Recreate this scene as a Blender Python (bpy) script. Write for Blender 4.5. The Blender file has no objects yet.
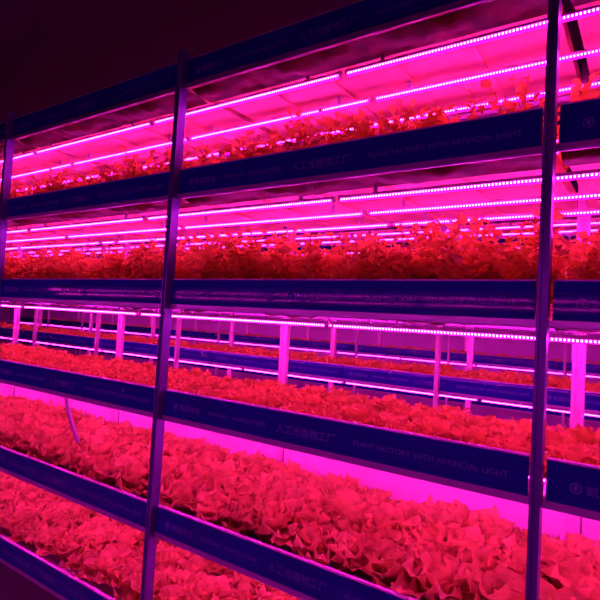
import bpy, math, random
from mathutils import Vector
import numpy as np
random.seed(7)
scene = bpy.context.scene
COL = scene.collection
PI = math.pi

# ------------------------------------------------------------------ materials
def mat(name, base, rough=0.5, metal=0.0, spec=0.5, noise=None, bump=None):
    m = bpy.data.materials.new(name); m.use_nodes = True
    nt = m.node_tree; b = nt.nodes['Principled BSDF']
    b.inputs['Base Color'].default_value = (*base, 1)
    b.inputs['Roughness'].default_value = rough
    b.inputs['Metallic'].default_value = metal
    b.inputs['Specular IOR Level'].default_value = spec
    tc = nt.nodes.new('ShaderNodeTexCoord')
    if noise:
        sc, amt = noise
        n = nt.nodes.new('ShaderNodeTexNoise'); n.inputs['Scale'].default_value = sc
        n.inputs['Detail'].default_value = 4
        nt.links.new(tc.outputs['Object'], n.inputs['Vector'])
        r = nt.nodes.new('ShaderNodeValToRGB')
        r.color_ramp.elements[0].position = 0.3; r.color_ramp.elements[1].position = 0.7
        r.color_ramp.elements[0].color = (*[c * (1 - amt) for c in base], 1)
        r.color_ramp.elements[1].color = (*[min(1, c * (1 + amt)) for c in base], 1)
        nt.links.new(n.outputs['Fac'], r.inputs['Fac'])
        nt.links.new(r.outputs['Color'], b.inputs['Base Color'])
    if bump:
        sc, st = bump
        n = nt.nodes.new('ShaderNodeTexNoise'); n.inputs['Scale'].default_value = sc
        nt.links.new(tc.outputs['Object'], n.inputs['Vector'])
        bp = nt.nodes.new('ShaderNodeBump'); bp.inputs['Strength'].default_value = st
        bp.inputs['Distance'].default_value = 0.01
        nt.links.new(n.outputs['Fac'], bp.inputs['Height'])
        nt.links.new(bp.outputs['Normal'], b.inputs['Normal'])
    return m

def leaf_mat(name, c0, c1, transl=0.45):
    m = bpy.data.materials.new(name); m.use_nodes = True
    nt = m.node_tree; nt.nodes.clear()
    out = nt.nodes.new('ShaderNodeOutputMaterial')
    tc = nt.nodes.new('ShaderNodeTexCoord')
    n = nt.nodes.new('ShaderNodeTexNoise'); n.inputs['Scale'].default_value = 26
    n.inputs['Detail'].default_value = 3
    nt.links.new(tc.outputs['Object'], n.inputs['Vector'])
    info = nt.nodes.new('ShaderNodeObjectInfo')
    add = nt.nodes.new('ShaderNodeMath'); add.operation = 'MULTIPLY_ADD'
    add.inputs[1].default_value = 0.35
    nt.links.new(info.outputs['Random'], add.inputs[0]); nt.links.new(n.outputs['Fac'], add.inputs[2])
    r = nt.nodes.new('ShaderNodeValToRGB')
    r.color_ramp.elements[0].position = 0.35; r.color_ramp.elements[1].position = 0.95
    r.color_ramp.elements[0].color = (*c0, 1); r.color_ramp.elements[1].color = (*c1, 1)
    nt.links.new(add.outputs[0], r.inputs['Fac'])
    d = nt.nodes.new('ShaderNodeBsdfDiffuse'); t = nt.nodes.new('ShaderNodeBsdfTranslucent')
    g = nt.nodes.new('ShaderNodeBsdfGlossy'); g.inputs['Roughness'].default_value = 0.35
    mx = nt.nodes.new('ShaderNodeMixShader'); mx.inputs[0].default_value = transl
    mg = nt.nodes.new('ShaderNodeMixShader'); mg.inputs[0].default_value = 0.035
    nt.links.new(r.outputs['Color'], d.inputs['Color']); nt.links.new(r.outputs['Color'], t.inputs['Color'])
    nt.links.new(d.outputs[0], mx.inputs[1]); nt.links.new(t.outputs[0], mx.inputs[2])
    nt.links.new(mx.outputs[0], mg.inputs[1]); nt.links.new(g.outputs[0], mg.inputs[2])
    nt.links.new(mg.outputs[0], out.inputs[0])
    return m

def lamp_mat(name, base_col, base_s, dot_col, dot_s, pitch=0.0115):
    """a lens over a row of diodes: magenta glow with regular brighter points along local X"""
    m = bpy.data.materials.new(name); m.use_nodes = True
    nt = m.node_tree; nt.nodes.clear()
    out = nt.nodes.new('ShaderNodeOutputMaterial'); em = nt.nodes.new('ShaderNodeEmission')
    em.inputs['Strength'].default_value = 1
    tc = nt.nodes.new('ShaderNodeTexCoord'); sx = nt.nodes.new('ShaderNodeSeparateXYZ')
    nt.links.new(tc.outputs['Object'], sx.inputs[0])
    mu = nt.nodes.new('ShaderNodeMath'); mu.operation = 'MULTIPLY'; mu.inputs[1].default_value = 1 / pitch
    nt.links.new(sx.outputs['X'], mu.inputs[0])
    fr = nt.nodes.new('ShaderNodeMath'); fr.operation = 'FRACT'; nt.links.new(mu.outputs[0], fr.inputs[0])
    lt = nt.nodes.new('ShaderNodeMath'); lt.operation = 'LESS_THAN'; lt.inputs[1].default_value = 0.48
    nt.links.new(fr.outputs[0], lt.inputs[0])
    # the diodes sit in the upper part of the lens
    gz = nt.nodes.new('ShaderNodeMath'); gz.operation = 'GREATER_THAN'; gz.inputs[1].default_value = -0.006
    nt.links.new(sx.outputs['Z'], gz.inputs[0])
    an = nt.nodes.new('ShaderNodeMath'); an.operation = 'MULTIPLY'
    nt.links.new(lt.outputs[0], an.inputs[0]); nt.links.new(gz.outputs[0], an.inputs[1])
    mix = nt.nodes.new('ShaderNodeMix'); mix.data_type = 'RGBA'
    mix.inputs['A'].default_value = (*[c * base_s for c in base_col], 1)
    mix.inputs['B'].default_value = (*[c * dot_s for c in dot_col], 1)
    nt.links.new(an.outputs[0], mix.inputs['Factor'])
    nt.links.new(mix.outputs['Result'], em.inputs['Color'])
    nt.links.new(em.outputs[0], out.inputs[0])
    return m

M = dict(
    panel=mat('blue panel plastic', (0.014, 0.018, 0.32), 0.045, spec=0.14, noise=(3, 0.1)),
    letter=mat('pale lettering', (0.13, 0.10, 0.48), 0.5),
    rim=mat('pale edge strip', (0.75, 0.7, 0.8), 0.35),
    cream=mat('cream plastic', (0.8, 0.55, 0.33), 0.5, noise=(4, 0.12)),
    white=mat('white plastic', (0.82, 0.80, 0.84), 0.5, noise=(8, 0.04)),
    foam=mat('white foam board', (0.85, 0.85, 0.85), 0.7, noise=(20, 0.05), bump=(60, 0.3)),
    steel=mat('galvanised steel', (0.50, 0.45, 0.62), 0.35, metal=0.5, noise=(6, 0.1)),
    post=mat('painted steel upright', (0.13, 0.11, 0.36), 0.38, metal=0.3, noise=(5, 0.08)),
    rear_post=mat('white painted upright', (0.8, 0.72, 0.8), 0.45),
    slot=mat('dark slot', (0.03, 0.03, 0.08), 0.6),
    foil=mat('crumpled liner film', (0.10, 0.015, 0.02), 0.65, spec=0.15, noise=(9, 0.5), bump=(14, 0.8)),
    leaf=leaf_mat('frilly lettuce leaf', (0.62, 0.62, 0.07), (0.95, 0.88, 0.16)),
    leafbig=leaf_mat('broad lettuce leaf', (0.60, 0.62, 0.10), (0.95, 0.88, 0.24)),
    herb=leaf_mat('tall herb leaf', (0.8, 0.75, 0.07), (0.98, 0.9, 0.16), 0.6),
    floor=mat('grey epoxy floor', (0.32, 0.32, 0.34), 0.25, noise=(2, 0.1)),
    wall=mat('painted wall', (0.55, 0.45, 0.65), 0.8, noise=(1.5, 0.08)),
    ceil=mat('dark ceiling', (0.06, 0.06, 0.07), 0.8, noise=(1.5, 0.1)),
    lens=lamp_mat('lit led lens', (1.0, 0.001, 0.62), 4.0, (1.0, 0.024, 0.80), 26.0),
    hose=mat('grey hose', (0.45, 0.42, 0.5), 0.4),
)

# ------------------------------------------------------------------ mesh helpers
class MB:
    def __init__(s): s.v = []; s.f = []
    def box(s, x0, x1, y0, y1, z0, z1):
        b = len(s.v)
        s.v += [(x0,y0,z0),(x1,y0,z0),(x1,y1,z0),(x0,y1,z0),(x0,y0,z1),(x1,y0,z1),(x1,y1,z1),(x0,y1,z1)]
        s.f += [tuple(b+i for i in q) for q in ((0,3,2,1),(4,5,6,7),(0,1,5,4),(1,2,6,5),(2,3,7,6),(3,0,4,7))]
        return s
    def prism(s, prof, x0, x1):
        """profile of (y,z) points extruded along X"""
        b = len(s.v); n = len(prof)
        s.v += [(x0, y, z) for y, z in prof] + [(x1, y, z) for y, z in prof]
        for i in range(n):
            j = (i+1) % n
            s.f.append((b+i, b+j, b+n+j, b+n+i))
        s.f.append(tuple(b+i for i in reversed(range(n)))); s.f.append(tuple(b+n+i for i in range(n)))
        return s
    def vprism(s, prof, z0, z1):
        b = len(s.v); n = len(prof)
        s.v += [(x, y, z0) for x, y in prof] + [(x, y, z1) for x, y in prof]
        for i in range(n):
            j = (i+1) % n
            s.f.append((b+i, b+j, b+n+j, b+n+i))
        s.f.append(tuple(b+i for i in reversed(range(n)))); s.f.append(tuple(b+n+i for i in range(n)))
        return s
    def tube(s, pts, r, n=8):
        pts = [Vector(p) for p in pts]; b = len(s.v)
        for i, p in enumerate(pts):
            d = (pts[min(i+1, len(pts)-1)] - pts[max(i-1, 0)]).normalized()
            a = d.cross(Vector((0, 1, 0.01))).normalized(); c = d.cross(a)
            for k in range(n):
                t = 2*PI*k/n; s.v.append(tuple(p + (a*math.cos(t) + c*math.sin(t))*r))
        for i in range(len(pts)-1):
            for k in range(n):
                j = (k+1) % n
                s.f.append((b+i*n+k, b+i*n+j, b+(i+1)*n+j, b+(i+1)*n+k))
        s.f.append(tuple(b+k for k in reversed(range(n))))
        s.f.append(tuple(b+(len(pts)-1)*n+k for k in range(n)))
        return s
    def mesh(s, name, m, smooth=False):
        me = bpy.data.meshes.new(name); me.from_pydata(s.v, [], s.f); me.update()
        me.materials.append(m)
        if smooth: me.polygons.foreach_set('use_smooth', [True]*len(me.polygons))
        return me
    def build(s, name, m, parent=None, smooth=False, bevel=0):
        o = bpy.data.objects.new(name, s.mesh(name, m, smooth)); COL.objects.link(o)
        if parent: o.parent = parent
        if bevel:
            md = o.modifiers.new('bevel', 'BEVEL'); md.width = bevel; md.segments = 2
        return o

def tag(o, label=None, cat=None, group=None, kind=None):
    for k, v in (('label', label), ('category', cat), ('group', group), ('kind', kind)):
        if v: o[k] = v
    return o
def empty(name, loc=(0, 0, 0)):
    o = bpy.data.objects.new(name, None); o.location = loc; o.empty_display_size = 0.05
    COL.objects.link(o); return o
def copy_tree(o, parent=None):
    c = o.copy(); COL.objects.link(c)
    if parent: c.parent = parent
    for ch in list(o.children): copy_tree(ch, c)
    return c
def drop_tree(o):
    for ch in list(o.children): drop_tree(ch)
    bpy.data.objects.remove(o)

# ------------------------------------------------------------------ room
XL, XR, YF, YB, ZC = -17.0, 4.2, -3.2, 8.9, 3.45
tag(MB().box(XL, XR, YF, YB, -0.1, 0).build('floor', M['floor']), kind='structure')
tag(MB().box(XL, XR, YF, YB, ZC, ZC+0.1).build('ceiling', M['ceil']), kind='structure')
tag(MB().box(XL-0.1, XL, YF, YB, 0, ZC).build('wall_left', M['wall']), kind='structure')
tag(MB().box(XR, XR+0.1, YF, YB, 0, ZC).build('wall_right', M['wall']), kind='structure')
tag(MB().box(XL, XR, YB, YB+0.1, 0, ZC).build('wall_back', M['wall']), kind='structure')
tag(MB().box(XL, XR, YF-0.1, YF, 0, ZC).build('wall_front', M['ceil']), kind='structure')

# ------------------------------------------------------------------ racks
PANEL_H, RAIL_B, LED_DZ = 0.112, 0.135, 0.163      # measured down from the tray rim
def make_post(h, w=0.028, dp=0.046, m='post'):
    """roll-formed upright: a channel with a recess down its front face"""
    a, d = w/2, dp
    prof = [(-a, 0), (-a*0.42, 0), (-a*0.34, 0.007), (a*0.34, 0.007), (a*0.42, 0), (a, 0), (a, d), (-a, d)]
    return MB().vprism(prof, 0, h)

def rack(y0, depth, xs, rims, top, label, front='post', rear='rear_post'):
    r = tag(empty('growing_rack', (0, y0, 0)), label, 'rack', 'rows of tiered growing racks')
    for x in xs:
        o = make_post(top).build('post', M[front], r); o.location = (x, -0.030 if front == 'post' else -0.048, 0)
        p = MB().box(-0.03, 0.03, -0.008, 0.042, 0, 0.006).build('foot_plate', M['steel'], o)
        o = make_post(top, 0.05, 0.03).build('post', M[rear], r); o.location = (x, depth, 0)
        tag(o, 'pale rear post')
    x0, x1 = min(xs), max(xs)
    for z in rims:
        # front rail: a folded angle with a lip
        zb = z - RAIL_B
        prof = [(0.0, zb), (0.006, zb), (0.006, zb+0.012), (0.03, zb+0.012), (0.03, zb+0.0225), (-0.001, zb+0.0225), (-0.001, zb+0.005)]
        MB().prism(prof, x0, x1).build('rail', M['steel'], r)
        MB().box(x0, x1, depth-0.03, depth-0.002, zb, zb+0.022).build('rail', M['steel'], r)
    return r

# crumpled film hanging behind the front rail
def liner_mesh(L):
    rnd = random.Random(3); nx, ny = 90, 5; mb = MB()
    ph = [rnd.uniform(0, 6.3) for _ in range(8)]
    for i in range(nx+1):
        for j in range(ny+1):
            x = L*i/nx; v = j/ny
            z = -0.008*math.sin(PI*v)*(1.1+math.sin(x*11+ph[0])+0.7*math.sin(x*27+ph[1])*math.cos(v*5+ph[2]))
            z += 0.004*math.sin(x*63+ph[3]+v*4) * math.sin(PI*v)
            mb.v.append((x, 0.036+0.15*v+0.01*math.sin(x*17+ph[4])*math.sin(PI*v), z))
    for i in range(nx):
        for j in range(ny):
            a = i*(ny+1)+j; mb.f.append((a, a+1, a+ny+2, a+ny+1))
    return mb

def text_mesh(body, w, h, name):
    cu = bpy.data.curves.new('t', 'FONT'); cu.body = body; cu.size = 1; cu.extrude = 0.02
    o = bpy.data.objects.new('t', cu); COL.objects.link(o)
    dg = bpy.context.evaluated_depsgraph_get(); dg.update()
    me = bpy.data.meshes.new_from_object(o.evaluated_get(dg))
    bpy.data.objects.remove(o); bpy.data.curves.remove(cu)
    me.name = name
    n = len(me.vertices); co = np.zeros(n*3, 'f'); me.vertices.foreach_get('co', co); co = co.reshape(-1, 3)
    mn = co.min(0); mx = co.max(0); s = (mx-mn)
    out = np.zeros_like(co)
    out[:, 0] = (co[:, 0]-mn[0])/s[0]*w
    out[:, 2] = (co[:, 1]-mn[1])/s[1]*h
    out[:, 1] = -(co[:, 2]-mn[2])/s[2]*0.0008
    me.vertices.foreach_set('co', out.ravel()); me.update()
    me.materials.clear(); me.materials.append(M['letter'])
    return me

TX = [('凯园农业', 0.098, 0.125, 0.027), ('KAIYUAN · AGRICULTURE', 0.270, 0.30, 0.016),
      ('人工光植物工厂', 0.622, 0.255, 0.033), ('PLANT FACTORY WITH ARTIFICIAL LIGHT', 0.950, 0.50, 0.0175)]
text_me = [(text_mesh(t, w, h, 'lettering'), x, h) for t, x, w, h in TX]
def logo_mesh():
    mb = MB(); n = 24
    for i in range(n):
        for r, y in ((0.0145, 0), (0.0115, 0), (0.0145, -0.0008), (0.0115, -0.0008)):
            a = 2*PI*i/n; mb.v.append((r*math.cos(a), y, r*math.sin(a)))
    for i in range(n):
        a, b = i*4, ((i+1) % n)*4
        mb.f += [(a+2, b+2, b+3, a+3), (a, b, b+2, a+2), (a+1, a+3, b+3, b+1)]
    b = len(mb.v)      # the leaf inside the ring
    L = [(0, -.008), (.006, -.002), (.005, .004), (0, .009), (-.005, .004), (-.006, -.002)]
    mb.v += [(x, 0, z) for x, z in L] + [(x, -0.0008, z) for x, z in L]
    mb.f += [tuple(b+6+i for i in range(6))] + [(b+i, b+(i+1) % 6, b+6+(i+1) % 6, b+6+i) for i in range(6)]
    return mb.mesh('logo', M['letter'])
logo_me = logo_mesh()

def make_tray(L, depth, lettered=True):
    """origin: left end of the panel's front face at rim height"""
    t = empty('planting_tray')
    h = PANEL_H
    prof = [(0.004, 0), (0.0, -0.003), (0, -0.030), (0.0015, -0.0315), (0, -0.033), (0, -0.096), (0.0015, -0.0975), (0, -0.099), (0, -h),
            (0.012, -h), (0.014, -0.001)]
    fp = MB().prism(prof, 0.0, L).build('front_panel', M['panel'], t)
    if lettered:
        for me, x, hh in text_me:
            o = bpy.data.objects.new('lettering', me); COL.objects.link(o); o.parent = fp
            o.location = (x, 0.0001, -0.064-hh/2)
        o = bpy.data.objects.new('logo', logo_me); COL.objects.link(o); o.parent = fp
        o.location = (0.072, 0.0001, -0.064)
    tag(MB().prism([(-0.0015, -0.003), (0.0, 0.0022), (0.016, 0.0022), (0.016, 0), (0.004, 0)], 0.0, L).build('rim', M['rim'], t), 'pale rim')
    b = MB()
    b.box(0, L, 0.017, depth-0.04, -h+0.001, -h+0.006)                        # floor of the basin
    b.box(0, L, depth-0.04, depth-0.034, -h+0.001, -0.045)
    b.box(0, 0.005, 0.017, depth-0.04, -h+0.006, -0.05); b.box(L-0.005, L, 0.017, depth-0.04, -h+0.006, -0.05)
    for k in range(1, 5):                                                     # stiffening ribs underneath
        b.box(L*k/5-0.012, L*k/5+0.012, 0.17, depth-0.05, -h-0.008, -h+0.001)
    tag(b.build('basin', M['cream'], t), 'cream basin')
    tag(MB().box(0.006, L-0.006, 0.019, depth-0.042, -0.10, -0.092).build('growing_board', M['foam'], t), 'white foam board')
    lm = liner_mesh(L).build('liner', M['foil'], t, smooth=True); lm.location = (0, 0, -h-0.012)
    tag(lm, 'crumpled film liner')
    return t

def make_lamp(L, hang=0.0):
    """origin: left end on the lens axis, length along X"""
    t = empty('led_grow_light')
    # the lens is the bright lower half of the tube
    prof = [(-0.0095, 0.001), (-0.0088, -0.005), (-0.0055, -0.009), (0.0055, -0.009), (0.0088, -0.005), (0.0095, 0.001)]
    tag(MB().prism(list(reversed(prof)), 0.008, L-0.008).build('lens', M['lens'], t), 'glowing pink lens')
    tag(MB().prism([(-0.010, 0.001), (-0.010, 0.010), (-0.005, 0.014), (0.005, 0.014), (0.010, 0.010), (0.010, 0.001)], 0.004, L-0.004).build('housing', M['white'], t), 'white housing')
    for x in (0.0, L-0.009):
        tag(MB().prism([(-0.011, -0.009), (-0.011, 0.012), (-0.006, 0.016), (0.006, 0.016), (0.011, 0.012), (0.011, -0.009), (0.006, -0.011), (-0.006, -0.011)], x, x+0.009).build('end_cap', M['white'], t))
    for x in (0.15, L-0.17):
        MB().box(x, x+0.015, -0.003, 0.003, 0.014, LED_DZ-PANEL_H+hang).build('hanger', M['steel'], t)
    return t

ORD = ['front', 'middle', 'rear']
def lamp_label(row, seg, nseg, tier, where):
    nth = ['second', 'third', 'fourth', 'fifth', 'sixth', 'seventh', 'eighth', 'ninth', 'tenth', 'eleventh', 'twelfth']
    s = 'right end' if seg == 0 else 'left end' if seg == nseg-1 else nth[seg-1]+' from the right'
    return f'LED grow tube, {s}, {row} line, {tier} tier, {where}'

# ---- front rack ------------------------------------------------------------
D0, DEP = 1.58, 0.90
S0, SP = -0.251, 1.549
FX = [S0 - SP*k for k in range(-1, 5)]
TIERS = [('topmost', 2.765), ('upper', 2.255), ('eye-level', 1.756), ('lower', 1.262), ('knee-high', 0.752), ('floor-level', 0.25)]
rack(D0, DEP, FX, [z for _, z in TIERS], 2.80, 'nearest long steel growing rack, its two dark uprights crossing the whole view')
BAY = ['right of the right-hand upright', 'between the two main uprights', 'left of the left-hand upright',
       'beyond the leftmost upright', 'at the far left end']
proto_tray = make_tray(SP-0.046, DEP)
first = True
for tn, z in TIERS:
    for k in range(5):
        o = proto_tray if first else copy_tree(proto_tray); first = False
        o.location = (S0 + SP - SP*(k+1) + 0.023, D0, z)
        tag(o, f'dark blue lettered tray on {tn} tier of nearest rack, {BAY[k]}', 'planting tray', 'lettered planting trays of the nearest rack')
proto_lamp = make_lamp(1.128)
first = True
for tn, z in TIERS[:-1]:
    for ri, dd in enumerate((1.749, 2.011, 2.276)):
        for g in range(6):
            o = proto_lamp if first else copy_tree(proto_lamp); first = False
            o.location = (-1.035 + 1.152 - 1.152*g, dd, z - LED_DZ)
            tag(o, lamp_label(ORD[ri], g, 6, tn, 'nearest rack'), 'grow light', f'LED tubes under the {tn} trays of the nearest rack')

# ---- rack across the far aisle ---------------------------------------------
def other_rack(y0, dep, xs, tiers, tray_x, tray_n, lamp_x, lamp_n, where, racklabel, rows, trayname):
    rack(y0, dep, xs, [z for _, z in tiers], tiers[0][1]+0.06, racklabel, front='rear_post')
    pt = make_tray(1.495, dep)
    f = True
    for tn, z in tiers:
        for k in range(tray_n):
            o = pt if f else copy_tree(pt); f = False
            o.location = (tray_x - 1.5*k, y0, z)
            pos = ['right end', 'second from the right', 'third from the right', 'fourth from the right', 'fifth from the right',
                   'sixth from the right', 'seventh from the right', 'eighth from the right', 'ninth from the right', 'tenth from the right'][k]
            tag(o, f'blue lettered tray, {pos}, {tn} tier of {where}', 'planting tray', f'planting trays of {where}')
    for tn, z in tiers[:-1]:
        for ri in range(rows):
            for g in range(lamp_n):
                o = copy_tree(proto_lamp)
                o.location = (lamp_x - 1.152*g, y0+0.17+0.27*ri, z - LED_DZ)
                tag(o, lamp_label(ORD[ri], g, lamp_n, tn, where), 'grow light', f'LED tubes of {where}')
B0, BDEP = 3.80, 0.80
BX = [0.09 + 1.40 - 1.40*k for k in range(10)]
BT = [('topmost', 3.15), ('upper', 2.545), ('middle', 1.86), ('lower', 1.256), ('bottom', 0.655)]
other_rack(B0, BDEP, BX, BT, 0.90-0.02, 8, 1.27, 10, 'second rack', 'second growing rack seen across the aisle behind the nearest one', 2, 'second')
T0, TDEP = 7.4, 0.8
TXS = [0.6 - 1.5*k for k in range(12)]
TT = [('topmost', 2.96), ('upper', 2.40), ('middle', 1.84), ('lower', 1.28), ('bottom', 0.70)]
other_rack(T0, TDEP, TXS, TT, -1.0, 10, -0.9, 13, 'third rack', 'third growing rack, farthest back, seen between trays of the second', 1, 'third')

# ---- rack behind the viewer (lights the aisle) ------------------------------
low_lamp = make_lamp(1.128, 0.05)
VT = [('upper', 2.54), ('eye-level', 2.033), ('lower', 1.52), ('knee-high', 1.01)]
r = rack(0, 0.5, [-1.6+1.6*k for k in range(7)], [z for _, z in VT], 2.6, 'growing rack standing behind the viewer across the near aisle')
r.location = (0, -1.0, 0); r.rotation_euler.z = PI
pt = make_tray(1.55, 0.5, lettered=False)
f = True
for tn, z in VT:
    for k in range(6):
        o = pt if f else copy_tree(pt); f = False
        o.location = (1.6-1.6*k-0.025, -1.0, z); o.rotation_euler.z = PI
        tag(o, f'plain blue tray, {tn} tier of rack behind the viewer, ' + ['right end', 'second from right', 'third from right', 'third from left', 'second from left', 'left end'][k], 'planting tray', 'trays behind the viewer')
for tn, z in VT[1:3]:
    for ri in range(2):
        for g in range(8):
            o = copy_tree(proto_lamp if ri == 0 else low_lamp); o.location = (0.4-1.152*g, -1.18-0.2*ri, z-LED_DZ-0.05*ri)
            tag(o, lamp_label(ORD[ri], g, 8, tn, 'rack behind the viewer'), 'grow light', 'LED tubes behind the viewer')

drop_tree(low_lamp)
# ------------------------------------------------------------------ plants
def leaf(mb, rnd, az, L, W, tilt0, tilt1, ruff, nu=6, nv=6, petiole=0.0, freq=3.0, base_r=0.004):
    """one leaf from the crown: rises at tilt0 and bends to tilt1 (radians from vertical), edges ruffled"""
    b = len(mb.v); ca, sa = math.cos(az), math.sin(az)
    r, z = base_r, 0.0; ph = rnd.uniform(0, 6.3); ph2 = rnd.uniform(0, 6.3); tw = rnd.uniform(-.25, .25)
    for i in range(nu+1):
        u = i/nu; ti = tilt0 + (tilt1-tilt0)*u**1.3
        if i: r += L/nu*math.sin(ti); z += L/nu*math.cos(ti)
        if u < petiole: w = W*0.10
        else:
            t = (u-petiole)/(1-petiole)
            w = W*(0.16 + 0.84*math.sin(PI*min(1, t*0.93+0.06)**0.75)**0.7 if t < 1 else 0.35)
        for j in range(nv+1):
            v = 2*j/nv-1
            e = abs(v)**1.5 * (0.25+0.75*u)
            nrm = ruff*W*e*math.sin(freq*PI*u*2+ph+v*1.5) + 0.18*w*v*v
            y = v*w*0.5 + ruff*W*0.35*e*math.sin(freq*1.7*PI*u*2+ph2)
            rr = r - nrm*math.cos(ti)*-1*0.0 + nrm*(-math.cos(ti)) + tw*y
            zz = z + nrm*math.sin(ti) + ruff*W*0.3*e*math.cos(freq*2.3*PI*u+ph)*0.6
            mb.v.append((rr*ca - y*sa, rr*sa + y*ca, max(zz, 0.001)))
    for i in range(nu):
        for j in range(nv):
            a = b+i*(nv+1)+j; mb.f.append((a, a+1, a+nv+2, a+nv+1))

def lettuce(seed, n=16, L=0.11, W=0.085, nu=6, nv=6, ruff=0.16):
    rnd = random.Random(seed); mb = MB(); a = rnd.uniform(0, 6.3)
    for i in range(n):
        t = i/(n-1); a += 2.39996 + rnd.uniform(-.2, .2)
        leaf(mb, rnd, a, L*(1.0-0.30*t)*rnd.uniform(.9, 1.1), W*(1-0.3*t)*rnd.uniform(.9, 1.1), 0.75*(1-t)+0.05, 1.45*(1-t)+0.25, ruff, nu, nv)
    return mb
def herb(seed, n=13, H=0.27, nl=14, nv=2):
    """feathery herb: thin stalks carrying small crinkled leaflets towards their tops"""
    rnd = random.Random(seed); mb = MB(); a = rnd.uniform(0, 6.3)
    for i in range(n):
        t = i/(n-1); a += 2.39996 + rnd.uniform(-.3, .3)
        h = H*rnd.uniform(.62, 1.1)*(0.8+0.2*t); lean = 0.48*(1-t)+rnd.uniform(0, .1)
        pts = []
        for k in range(5):
            u = k/4; pts.append(Vector((math.cos(a)*h*math.sin(lean)*u**1.3, math.sin(a)*h*math.sin(lean)*u**1.3, h*math.cos(lean)*u)))
        b = len(mb.v); px = Vector((-math.sin(a), math.cos(a), 0))*0.0022
        for p in pts: mb.v += [tuple(p-px), tuple(p+px)]
        for k in range(4): mb.f.append((b+2*k, b+2*k+1, b+2*k+3, b+2*k+2))
        for q in range(nl):
            u = 0.30+0.70*(q+0.6)/nl; k = min(3, int(u*4)); p = pts[k].lerp(pts[k+1], u*4-k)
            az = rnd.uniform(0, 6.3); el = rnd.uniform(-.35, .9); L = rnd.uniform(.022, .040); W = L*rnd.uniform(.75, 1.05)
            d = Vector((math.cos(az)*math.cos(el), math.sin(az)*math.cos(el), math.sin(el)))
            sd = Vector((-math.sin(az), math.cos(az), rnd.uniform(-.6, .6))).normalized(); nn = d.cross(sd)
            b = len(mb.v); ph = rnd.uniform(0, 6)
            for r_ in range(nv+1):
                uu = r_/nv; w = W*(0.25, 1.0, 0.95, 0.30)[r_] if nv == 3 else W*(0.4, 1.0, 0.4)[r_]
                for c_ in (-1, 0, 1):
                    v = p + d*(L*uu) + sd*(c_*w/2) + nn*(L*(0.16*abs(c_)*math.sin(ph+r_*2.4+c_) - 0.3*uu*uu))
                    mb.v.append((v.x, v.y, max(v.z, 0.002)))
            for r_ in range(nv):
                for c_ in range(2):
                    e = b+r_*3+c_; mb.f.append((e, e+1, e+4, e+3))
    return mb

def variants(name, fn, m, n):
    return [fn(11*i+5).mesh(name, m, smooth=True) for i in range(n)]
V_let = variants('frilly_lettuce', lambda s: lettuce(s), M['leaf'], 5)
V_big = variants('broad_leaf_lettuce', lambda s: lettuce(s, 15, 0.15, 0.115, 7, 7, 0.20), M['leafbig'], 5)
V_herb = variants('leafy_herb', lambda s: herb(s), M['herb'], 6)

ROWN = ['front row', 'second row', 'middle row', 'fourth row', 'back row']
rowd = [1.715, 1.85, 2.0, 2.155, 2.31]
rowb = [1.775, 1.92, 2.06, 2.20, 2.33]
def bay_of(x):
    for k in range(5):
        if x > S0-SP*k: return k
    return 4
rest_low, rest_tall = [], []       # (variant list, transform) that go to the uncounted beds
counts = {}
def put(vs, name, x, y, z, sc, label, cat, group):
    o = bpy.data.objects.new(name, random.choice(vs)); COL.objects.link(o)
    o.location = (x, y, z); o.rotation_euler = (random.uniform(-.08, .08), random.uniform(-.08, .08), random.uniform(0, 6.28))
    s = sc*random.uniform(.86, 1.14); o.scale = (s, s, s*random.uniform(.92, 1.08))
    tag(o, label, cat, group)
BOARD = -0.092
def bed(tier, rim, vs, name, cat, desc, sc, step, xr, xl, restlist, rows=rowd):
    x = 1.24; i = 0
    while x > -6.35:
        if min(abs(x-(S0-SP*k)) for k in range(-1, 5)) > 0.0:
            for ri, y in enumerate(rows):
                px = x + random.uniform(-.02, .02) + (step/2 if ri % 2 else 0)*0.8; py = y + random.uniform(-.015, .015)
                if min(abs(px-(S0-SP*k)) for k in range(-1, 5)) < 0.016: continue
                k = bay_of(px)
                vis = (xl[0] if isinstance(xl, tuple) else xl) < px < xr
                if vis:
                    lab = f'{desc}, {ROWN[ri]}, {tier} tier, {BAY[k]}'
                    put(vs, name, px, py, rim+BOARD, sc, lab, cat, f'{desc.split(",")[0]}s on the {tier} tier')
                    counts[name] = counts.get(name, 0)+1
                else:
                    restlist.append((px, py, rim+BOARD, sc))
        x -= step
bed('lower', 1.262, V_let, 'frilly_lettuce', 'lettuce', 'small frilly lettuce plant', 1.08, 0.15, 0.10, -3.95, rest_low)
bed('knee-high', 0.752, V_big, 'broad_leaf_lettuce', 'lettuce', 'large broad-leaved lettuce', 1.35, 0.18, 0.12, -4.6, rest_low, rowb)
bed('floor-level', 0.25, V_big, 'broad_leaf_lettuce', 'lettuce', 'large broad-leaved lettuce', 1.15, 0.18, -0.7, -4.3, rest_low, rowb)
bed('eye-level', 1.756, V_herb, 'leafy_herb', 'leafy herb', 'tall leafy herb plant', 1.08, 0.14, 0.10, -4.0, rest_tall)
bed('upper', 2.255, V_herb, 'leafy_herb', 'leafy herb', 'tall leafy herb plant', 0.95, 0.135, -0.55, -4.4, rest_tall)
print('plants', counts)

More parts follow.
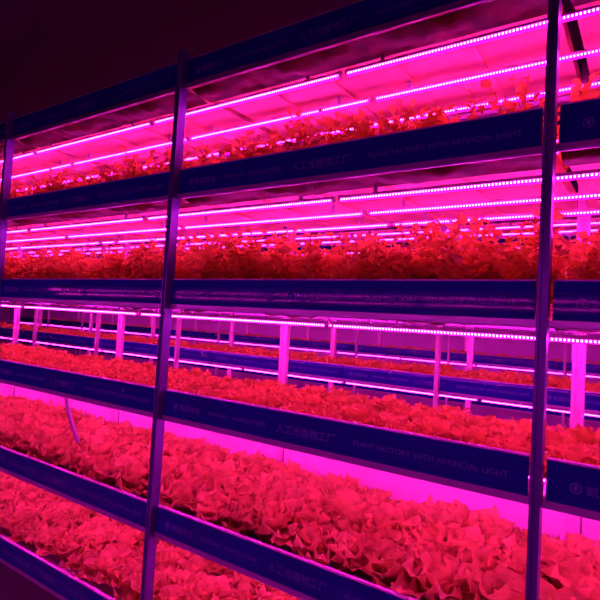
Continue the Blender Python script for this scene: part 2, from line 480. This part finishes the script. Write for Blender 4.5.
# the rest: far left and right bays, second and third racks -> one bed of each kind
for tn, z in BT[1:]:
    for y in (B0+0.15, B0+0.29, B0+0.43, B0+0.59):
        x = 0.9
        while x > -10.8:
            rest_low.append((x+random.uniform(-.03, .03), y, z+BOARD, 1.4)); x -= 0.17
for tn, z in TT[1:]:
    for y in (T0+0.14, T0+0.36):
        x = -0.3
        while x > -14.2:
            rest_low.append((x+random.uniform(-.03, .03), y, z+BOARD, 1.3)); x -= 0.24
def arrays(mb):
    return np.array(mb.v, 'f'), np.array(mb.f, 'i')
def merged(name, protos, places, m):
    V, F, off = [], [], 0
    for (x, y, z, s) in places:
        v, f = random.choice(protos); a = random.uniform(0, 6.28); s = s*random.uniform(.85, 1.15)
        R = np.array([[math.cos(a), -math.sin(a), 0], [math.sin(a), math.cos(a), 0], [0, 0, 1]], 'f')
        V.append((v*s) @ R.T + np.array([x, y, z], 'f')); F.append(f+off); off += len(v)
    V = np.concatenate(V); F = np.concatenate(F)
    me = bpy.data.meshes.new(name); me.vertices.add(len(V)); me.vertices.foreach_set('co', V.ravel())
    me.loops.add(F.size); me.loops.foreach_set('vertex_index', F.ravel())
    me.polygons.add(len(F)); me.polygons.foreach_set('loop_start', np.arange(len(F))*4)
    me.update(calc_edges=True); me.validate(); me.materials.append(m)
    me.polygons.foreach_set('use_smooth', [True]*len(me.polygons))
    o = bpy.data.objects.new(name, me); COL.objects.link(o); return o
P_low = [arrays(lettuce(90+i, 9, 0.115, 0.10, 3, 4)) for i in range(4)]
P_tall = [arrays(herb(70+i, 9, 0.27, 7, 2)) for i in range(3)]
tag(merged('lettuce_bed', P_low, rest_low, M['leaf']), 'beds of lettuce filling trays of the racks behind and the far ends', 'lettuce bed', kind='stuff')
tag(merged('herb_bed', P_tall, rest_tall, M['herb']), 'tall leafy herbs filling the far left and right trays', 'herb bed', kind='stuff')

# ---- white sheet behind the knee-high tier, hose -----------------------------
for k, nm in ((0, 'right of the right-hand upright'), (1, 'between the two main uprights'), (2, 'left of the left-hand upright'), (3, 'beyond the leftmost upright'), (4, 'at the far left end')):
    x1 = S0 + SP - SP*k - 0.03; x0 = x1 - SP + 0.06
    b = MB().box(x0, x1, D0+DEP+0.033, D0+DEP+0.037, 0.70, 1.09)
    for i in range(5):
        xx = x0 + (x1-x0)*(i+0.5)/5; b.box(xx-0.004, xx+0.004, D0+DEP+0.030, D0+DEP+0.033, 0.70, 1.09)
    t = empty('reflective_sheet')
    b.build('sheet', M['white'], t)
    MB().box(x0, x1, D0+DEP+0.028, D0+DEP+0.042, 1.09, 1.105).build('top_batten', M['steel'], t)
    tag(t, f'white reflective sheet behind large lettuces, {nm}', 'reflective sheet', 'reflective sheets')
pts = [(-2.66+0.15*t**1.6, 1.655, 1.138-0.25*t) for t in [i/12 for i in range(13)]]
tag(MB().tube(pts, 0.011, 10).build('water_hose', M['hose'], smooth=True), 'pale curved water hose hanging under lower tray at left', 'hose')

# ------------------------------------------------------------------ camera
cam = bpy.data.cameras.new('camera'); co = bpy.data.objects.new('camera', cam); COL.objects.link(co)
cam.sensor_width = 36; cam.lens = 515.07/600*36; cam.clip_start = 0.02
yaw, pit, rol = math.radians(34.393), math.radians(2.38), math.radians(-3.323)
F = Vector((-math.sin(yaw)*math.cos(pit), math.cos(yaw)*math.cos(pit), math.sin(pit)))
Rr = Vector((math.cos(yaw), math.sin(yaw), 0)); U = Rr.cross(F)
# image axes after roll
c, s = math.cos(rol), math.sin(rol)
R2 = Rr*c - U*s; U2 = Rr*s + U*c
from mathutils import Matrix
mt = Matrix((R2, U2, -F)).transposed().to_4x4(); mt.translation = (0, 0, 1.6)
co.matrix_world = mt
scene.camera = co
w = bpy.data.worlds.new('world'); scene.world = w; w.use_nodes = True
w.node_tree.nodes['Background'].inputs[0].default_value = (0.0, 0.0, 0.0, 1)
scene.view_settings.view_transform = 'Standard'; scene.view_settings.look = 'None'
scene.view_settings.gamma = 1; scene.view_settings.use_curve_mapping = False
scene.view_settings.exposure = 1.6
scene.cycles.use_light_tree = True
scene.cycles.max_bounces = 6
scene.cycles.sample_clamp_indirect = 8
